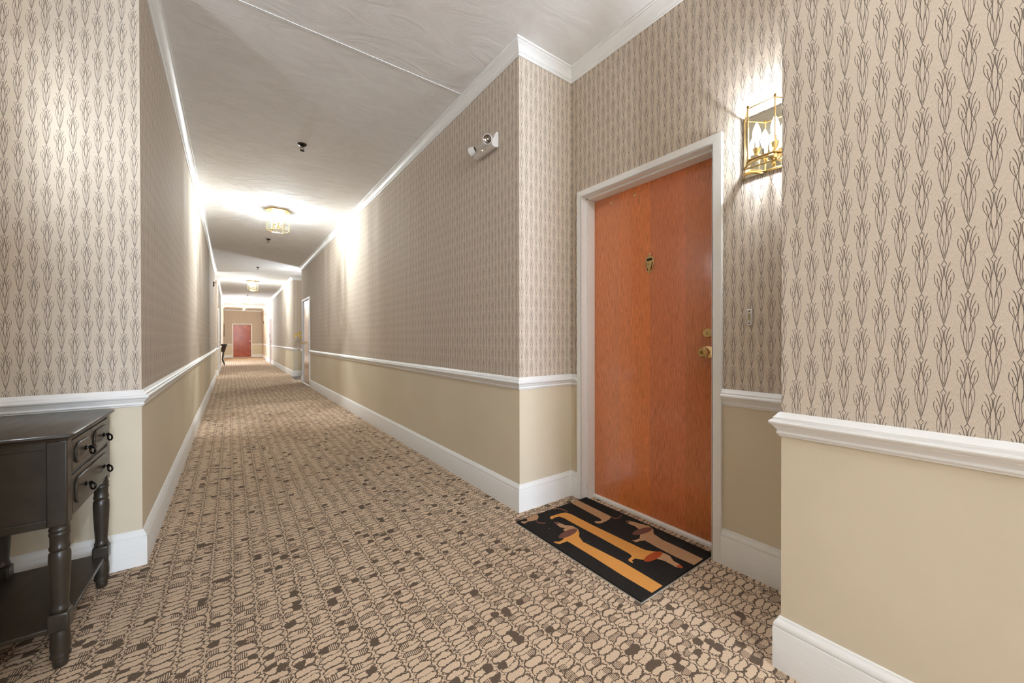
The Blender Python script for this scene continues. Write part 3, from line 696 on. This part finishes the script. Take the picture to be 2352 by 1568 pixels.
# ---------------------------------------------------------------- doormat with long dachshunds
DOGS = [
    ('body of tan dachshund at the far edge', 'body', 'coir_tan', [(0.1482, 0.4295), (0.215, 0.4295), (0.2045, 0.1406), (0.1751, 0.1233), (0.1369, 0.117), (0.0936, 0.1169), (0.0691, 0.1252), (0.0682, 0.1513), (0.0809, 0.1552), (0.1073, 0.1366), (0.1259, 0.1454), (0.1307, 0.1652)]),
    ('body of tan dachshund rump at the left corner', 'body', 'coir_tan', [(-0.2277, 0.4295), (-0.1655, 0.4295), (-0.1437, 0.4295), (-0.1512, 0.4052), (-0.1796, 0.3793), (-0.2088, 0.3785), (-0.2441, 0.3903), (-0.279, 0.3825), (-0.2861, 0.4072), (-0.2767, 0.4152), (-0.2619, 0.4008), (-0.2392, 0.4017)]),
    ('body of orange dachshund in the middle', 'body', 'coir_orange', [(-0.1091, 0.3489), (-0.0888, 0.3606), (-0.0562, 0.3568), (-0.0105, 0.3532), (0.0193, 0.3404), (0.0298, 0.3073), (0.0304, 0.1356), (0.0375, -0.0377), (0.0444, -0.1895), (0.049, -0.2153), (0.0713, -0.2455), (0.0968, -0.2703), (0.0361, -0.2856), (-0.0291, -0.2647), (-0.0421, -0.2518), (-0.0579, -0.2267), (-0.0865, -0.2283), (-0.0918, -0.2391), (-0.1011, -0.2439), (-0.105, -0.2242), (-0.0935, -0.213), (-0.0689, -0.2092), (-0.0554, -0.2059), (-0.0466, -0.1863), (-0.0431, -0.0042), (-0.0439, 0.222), (-0.0416, 0.2925), (-0.0508, 0.3266), (-0.0839, 0.3343), (-0.1065, 0.3265), (-0.1151, 0.3346)]),
    ('muzzle of orange dachshund in the middle', 'muzzle', 'coir_tan', [(0.0926, -0.2703), (0.1004, -0.2924), (0.0987, -0.3175), (0.0729, -0.3539), (0.071, -0.3876), (0.0622, -0.4083), (0.0501, -0.4095), (0.0361, -0.3886), (0.0385, -0.3572), (0.0389, -0.3262), (0.0253, -0.2927)]),
    ('nose of orange dachshund in the middle', 'nose', 'coir_red', [(0.049, -0.3824), (0.071, -0.3876), (0.0622, -0.4083), (0.0501, -0.4095), (0.039, -0.3908)]),
    ('muzzle of orange dachshund on the near side', 'muzzle', 'coir_tan', [(-0.1213, 0.2933), (-0.1083, 0.2713), (-0.1007, 0.2285), (-0.0724, 0.1925), (-0.0721, 0.1568), (-0.0789, 0.1343), (-0.1188, 0.1444), (-0.1501, 0.175), (-0.1456, 0.1962), (-0.1241, 0.1965), (-0.1387, 0.2246), (-0.1345, 0.2617)]),
    ('nose of orange dachshund on the near side', 'nose', 'coir_brown', [(-0.1211, 0.2962), (-0.1095, 0.2647), (-0.1362, 0.2572), (-0.1354, 0.2771)]),
    ('body of orange dachshund on the near side', 'body', 'coir_orange', [(-0.0783, 0.1504), (-0.0967, 0.1141), (-0.1275, 0.0892), (-0.1519, 0.0355), (-0.1423, -0.0921), (-0.1337, -0.2075), (-0.1368, -0.3304), (-0.1411, -0.4295), (-0.2203, -0.4295), (-0.2227, -0.2786), (-0.2161, -0.0945), (-0.2145, 0.0451), (-0.2149, 0.0895), (-0.2673, 0.0934), (-0.2816, 0.1162), (-0.277, 0.1295), (-0.2514, 0.1112), (-0.2183, 0.1167), (-0.1971, 0.132), (-0.1262, 0.1366)]),
    ('muzzle of tan dachshund by the door', 'muzzle', 'coir_tan', [(0.2319, 0.0519), (0.2506, 0.0345), (0.2669, -0.0157), (0.2872, -0.0678), (0.2737, -0.1072), (0.2354, -0.078), (0.2062, -0.0598), (0.2196, -0.0234), (0.2136, 0.0236)]),
    ('nose of tan dachshund by the door', 'nose', 'coir_brown', [(0.2338, 0.0535), (0.2466, 0.03), (0.213, 0.0211), (0.2174, 0.0371)]),
    ('body of tan dachshund by the door', 'body', 'coir_tan', [(0.2757, -0.1046), (0.2283, -0.1403), (0.2101, -0.2056), (0.2105, -0.3323), (0.2074, -0.4295), (0.1622, -0.4295), (0.1223, -0.4295), (0.1159, -0.3409), (0.12, -0.2299), (0.1286, -0.1534), (0.1037, -0.1406), (0.0766, -0.1358), (0.0709, -0.112), (0.0933, -0.1204), (0.1225, -0.1239), (0.159, -0.1006), (0.1945, -0.0878)]),
    ('ear of orange dachshund in the middle', 'ear', 'coir_red', [(0.0969, -0.2768), (0.0811, -0.2856), (0.0548, -0.2913), (0.0234, -0.2929), (-0.0067, -0.2902), (-0.0301, -0.2838), (-0.0425, -0.275), (-0.0416, -0.2653), (-0.0274, -0.2566), (-0.0022, -0.2505), (0.0291, -0.2484), (0.0606, -0.2508), (0.0855, -0.2574), (0.0985, -0.2667)]),
    ('ear of orange dachshund on the near side', 'ear', 'coir_brown', [(-0.079, 0.1482), (-0.094, 0.1362), (-0.1207, 0.1267), (-0.1535, 0.1214), (-0.1859, 0.1212), (-0.2117, 0.126), (-0.2265, 0.1349), (-0.2273, 0.1461), (-0.2141, 0.1577), (-0.1888, 0.1674), (-0.1561, 0.1733), (-0.1225, 0.174), (-0.0949, 0.1693), (-0.0793, 0.16)]),
    ('ear of tan dachshund by the door', 'ear', 'coir_brown', [(0.2733, -0.0999), (0.2556, -0.1077), (0.2275, -0.1108), (0.1948, -0.1086), (0.164, -0.1018), (0.1406, -0.0916), (0.1291, -0.0801), (0.1317, -0.0693), (0.1481, -0.0613), (0.1753, -0.0578), (0.2083, -0.0596), (0.2404, -0.0663), (0.2649, -0.0768), (0.2767, -0.0888)]),
    ('tail of tan dachshund at the far edge', 'tail', 'coir_brown', [(0.1959, 0.1354), (0.1947, 0.107), (0.2144, 0.0951), (0.2418, 0.0968), (0.2744, 0.111), (0.2765, 0.1202), (0.2471, 0.1071), (0.2247, 0.1056), (0.2075, 0.1156), (0.2092, 0.1424)]),
    ('tail of tan dachshund rump at the left corner', 'tail', 'coir_brown', [(-0.2016, 0.375), (-0.2105, 0.3465), (-0.2035, 0.3248), (-0.1795, 0.3079), (-0.1706, 0.3189), (-0.1941, 0.3353), (-0.2, 0.3534), (-0.1916, 0.3787)]),
    ('tail of orange dachshund in the middle', 'tail', 'coir_brown', [(0.0413, 0.3476), (0.0435, 0.3779), (0.0347, 0.4066), (0.0159, 0.4247), (-0.0067, 0.4295), (-0.0165, 0.4179), (0.005, 0.4118), (0.0225, 0.395), (0.0308, 0.3684), (0.0287, 0.3398)]),
]
dm = thing('doormat', 'black coir doormat with long orange and tan dachshunds at the red door', 'doormat', (1.6725, 1.402, 0.0))
MB().box(-0.303, -0.435, 0.0, 0.303, 0.435, 0.003).build('backing', M['rubber'], dm, smooth=0)
MB().box(-0.300, -0.433, 0.003, 0.300, 0.433, 0.0125).build('pile', M['coir_black'], dm, smooth=0, bevel=0.002)
for i, (nm, part, mt, pts) in enumerate(DOGS):
    z = 0.0130 + (0.0006 if part in ('ear', 'nose') else 0.0003 if part == 'muzzle' else 0.0)
    MB().prism(pts, 0.0120, z, 'z').build('dog_' + part, M[mt], dm, smooth=0, label=nm)
MB().lathe([(0.002, 0.0125), (0, 0.0145)], (-0.20, 0.25, 0), 6).lathe([(0.002, 0.0125), (0, 0.0145)], (-0.13, 0.02, 0), 6).lathe([(0.0015, 0.0125), (0, 0.014)], (0.03, 0.10, 0), 6).lathe([(0.0015, 0.0125), (0, 0.014)], (-0.08, 0.10, 0), 6).lathe([(0.0015, 0.0125), (0, 0.014)], (0.25, -0.2, 0), 6).build('lint', M['rubber'], dm)['kind'] = 'stuff'
rm = thing('recess_doormat', 'plain grey doormat in the far right recess', 'doormat', (1.64, 12.45, 0.0))
MB().box(-0.22, -0.42, 0, 0.22, 0.42, 0.003).build('backing', M['rubber'], rm, smooth=0)
MB().box(-0.215, -0.415, 0.003, 0.215, 0.415, 0.012).build('pile', M['mat_grey'], rm, smooth=0, bevel=0.002)

# ---------------------------------------------------------------- black console table
# local origin: foot of the front right leg corner of the body; x runs to the corridor side, y away from the camera
ct = thing('console_table', 'black lacquered table with ring-pull drawers against the left wall', 'table', (-0.61, 2.205, 0.0))
BX0, BX1, BY0, BY1 = -0.165, 0.163, -0.280, 0.280
ZB, ZT = 0.478, 0.764
TOP = [(0.0, 0.0), (0.004, 0.0), (0.007, 0.006), (0.012, 0.009), (0.0165, 0.013), (0.0165, 0.019), (0.013, 0.022), (0.010, 0.023)]
ch = 0.022
def outline(d):
    return [(BX0-0.006, BY0-d), (BX1+d-ch, BY0-d), (BX1+d-0.006, BY0-d+0.007), (BX1+d, BY0-d+ch), (BX1+d, BY1+d-ch), (BX1+d-ch, BY1+d), (BX0-0.006, BY1+d)]
tp = MB(); vs = []; fs = []; n = 7
for d, z in TOP: vs += [(x, y, ZT+z) for x, y in outline(d)]
for i in range(len(TOP)-1):
    for k in range(n): fs.append((i*n+k, i*n+(k+1) % n, (i+1)*n+(k+1) % n, (i+1)*n+k))
fs.append(tuple(range(n-1, -1, -1))); fs.append(tuple(range((len(TOP)-1)*n, len(TOP)*n)))
tp.add(vs, fs).build('table_top', M['black_wood'], ct, smooth=30)
P = 0.048
body = MB()
body.box(BX0+0.004, BY0+0.010, ZB+0.006, BX1-0.006, BY1-0.010, ZT)
body.build('case', M['black_wood'], ct, smooth=0)
for sy in (-1, 1):                                    # framed end panels
    y = BY0 if sy < 0 else BY1
    for z0, z1 in ((ZB, ZB+0.026), (ZT-0.026, ZT)):
        MB().box(BX0+P, y-sy*0.004, z0, BX1-P, y-sy*0.012, z1).build('end_rail', M['black_wood'], ct, bevel=0.0015)
LEG = [(0.0165, 0.0), (0.0185, 0.004), (0.0195, 0.020), (0.0180, 0.030), (0.0245, 0.034), (0.0255, 0.040), (0.0225, 0.047), (0.0240, 0.056), (0.0250, 0.075), (0.0235, 0.108), (0.0205, 0.124)]
LEG2 = [(0.0200, 0.186), (0.0225, 0.190), (0.0235, 0.197), (0.0205, 0.204), (0.0195, 0.212), (0.0225, 0.260), (0.0250, 0.320), (0.0262, 0.365), (0.0255, 0.384), (0.0215, 0.392), (0.0240, 0.396), (0.0250, 0.402), (0.0240, 0.408), (0.0225, 0.412), (0.0230, 0.440), (0.0250, 0.446), (0.0250, 0.452), (0.0225, 0.456), (0.0250, 0.461), (0.0250, 0.467), (0.0225, 0.471), (0.0240, 0.480)]
for sx in (0, 1):
    for sy in (0, 1):
        x0 = BX1-P if sx else BX0; y0 = BY1-P if sy else BY0; cx, cy = x0+P/2, y0+P/2
        l = MB().box(x0, y0, ZB, x0+P, y0+P, ZT).build('leg', M['black_wood'], ct, bevel=0.004)
        MB().lathe(LEG, (cx, cy, 0), 22).build('turned_foot', M['black_wood'], l)
        MB().box(cx-0.0255, cy-0.0255, 0.124, cx+0.0255, cy+0.0255, 0.186).build('leg_block', M['black_wood'], l, bevel=0.006)
        MB().lathe(LEG2, (cx, cy, 0), 22).build('turned_shaft', M['black_wood'], l)
MB().box(BX0+0.006, BY0+0.006, 0.128, BX1-0.010, BY1-0.006, 0.143).build('shelf', M['black_wood'], ct, bevel=0.003)
def drawer(y0, y1, z0, z1, knobs):
    fx = BX1-0.006
    d = MB().box(fx-0.004, y0, z0, fx+0.007, y1, z1).build('drawer', M['black_wood'], ct, bevel=0.0015)
    a, b, c, e = y0+0.020, y1-0.020, z0+0.018, z1-0.018; k = 0.030
    lo = [(a, c+k*0.7), (a+k*0.35, c+k*0.3), (a+k, c), (b-k, c), (b-k*0.35, c+k*0.3), (b, c+k*0.7), (b, e-k*0.7), (b-k*0.35, e-k*0.3), (b-k, e), (a+k, e), (a+k*0.35, e-k*0.3), (a, e-k*0.7)]
    MB().prism(lo, fx+0.006, fx+0.014, 'x').build('raised_panel', M['black_wood'], d, bevel=0.004)
    for y, z in knobs:
        MB().lathe([(0.009, 0), (0.010, 0.002), (0.005, 0.004), (0.0042, 0.009), (0.0072, 0.012), (0.0075, 0.016), (0.0045, 0.019), (0, 0.020)], (fx+0.013, y, z), 14, (1,0,0)).torus((fx+0.0315, y+0.002, z-0.013), 0.0125, 0.0032, (0.75, 0.66, 0), 20, 8).build('ring_pull', M['black_metal'], d)
Y0 = -2.205
drawer(Y0+1.972, Y0+2.192, 0.645, 0.752, [(Y0+2.092, 0.700)])
drawer(Y0+2.198, Y0+2.436, 0.645, 0.752, [(Y0+2.345, 0.697)])
drawer(Y0+1.972, Y0+2.436, 0.502, 0.630, [(Y0+2.092, 0.566), (Y0+2.345, 0.563)])

# ---------------------------------------------------------------- far console table, picture, vase
ft = thing('far_console_table', 'dark tapering console table by the side bay far down the corridor', 'table', (-0.46, 20.75, 0.0))
MB().box(-0.26, -0.52, 0.905, 0.335, 0.52, 0.925).build('table_top', M['ceramic'], ft, bevel=0.005)
MB().add([(-0.24,-0.48,0.905),(0.315,-0.48,0.905),(0.315,0.48,0.905),(-0.24,0.48,0.905),(-0.24,-0.42,0.585),(0.235,-0.42,0.585),(0.235,0.42,0.585),(-0.24,0.42,0.585)],
         [(0,1,2,3),(4,7,6,5),(0,4,5,1),(1,5,6,2),(2,6,7,3),(3,7,4,0)]).build('apron', M['ceramic'], ft, smooth=0, bevel=0.006)
for sx, sy in ((1,-1),(1,1),(-1,-1),(-1,1)):
    x = 0.19 if sx > 0 else -0.2; k = 1 if sx > 0 else -0.3
    MB().tube([(x, sy*0.38, 0.60), (x-0.01*k, sy*0.38, 0.45), (x-0.035*k, sy*0.38, 0.27), (x-0.02*k, sy*0.39, 0.20), (x+0.015*k, sy*0.41, 0.10), (x+0.035*k, sy*0.42, 0.012)], [0.032, 0.030, 0.026, 0.024, 0.017, 0.013]).build('leg', M['ceramic'], ft)
pf = thing('picture_frame', 'dark framed picture on the left wall by the end wall', 'picture', (LX3, 28.6, 1.30), PI/2)
MB().box(-0.4, -0.03, 0, 0.4, 0, 0.04).box(-0.4, -0.03, 0.70, 0.4, 0, 0.74).box(-0.4, -0.03, 0.04, -0.36, 0, 0.70).box(0.36, -0.03, 0.04, 0.4, 0, 0.70).build('frame', M['dark_plastic'], pf, bevel=0.004)
MB().box(-0.36, -0.015, 0.04, 0.36, -0.005, 0.70).build('picture_print', M['canvas'], pf)
vz = thing('floor_vase', 'dark floor vase with an arching yellow orchid spray in the far right recess', 'vase', (1.79, 12.75, 0.0))
MB().lathe([(0.075, 0), (0.085, 0.02), (0.11, 0.18), (0.12, 0.34), (0.10, 0.52), (0.06, 0.66), (0.05, 0.74), (0.065, 0.80), (0.058, 0.80), (0.042, 0.73), (0, 0.70)], (0, 0, 0), 22).build('vase_body', M['ceramic'], vz)
sprays = [[(0, 0, 0.72), (-0.02, -0.02, 1.0), (-0.06, -0.05, 1.22), (-0.16, -0.10, 1.30), (-0.26, -0.14, 1.25), (-0.34, -0.16, 1.19)], [(0, 0, 0.72), (0.0, 0.0, 1.0), (-0.02, -0.03, 1.24), (-0.07, -0.06, 1.36), (-0.13, -0.1, 1.38)], [(0, 0, 0.72), (0.01, 0.01, 1.0), (-0.03, -0.03, 1.16), (-0.10, -0.08, 1.20), (-0.18, -0.1, 1.17)]]
for pts in sprays:
    st = MB().tube(pts, [0.005, 0.005, 0.004, 0.004, 0.003, 0.003][:len(pts)], 6).build('stem', M['stem'], vz)
    for i in range(2, len(pts)):
        for q in range(3):
            t = q/3.0; p = Vector(pts[i-1]).lerp(Vector(pts[i]), t) + Vector((random.uniform(-.02,.02), random.uniform(-.02,.02), random.uniform(-.02,.02)))
            fl = MB()
            for k in range(5):
                a = k*2*PI/5 + random.random(); d = Vector((math.cos(a), -0.4, math.sin(a)))*random.uniform(0.026, 0.040); w = Vector((-math.sin(a), 0, math.cos(a)))*0.015
                fl.add([p, p+d*0.5+w, p+d, p+d*0.5-w, p+Vector((0, 0.003, 0))], [(0,1,2),(0,2,3),(4,2,1),(4,3,2)])
            fl.build('flower', M['petal'], st, smooth=0)
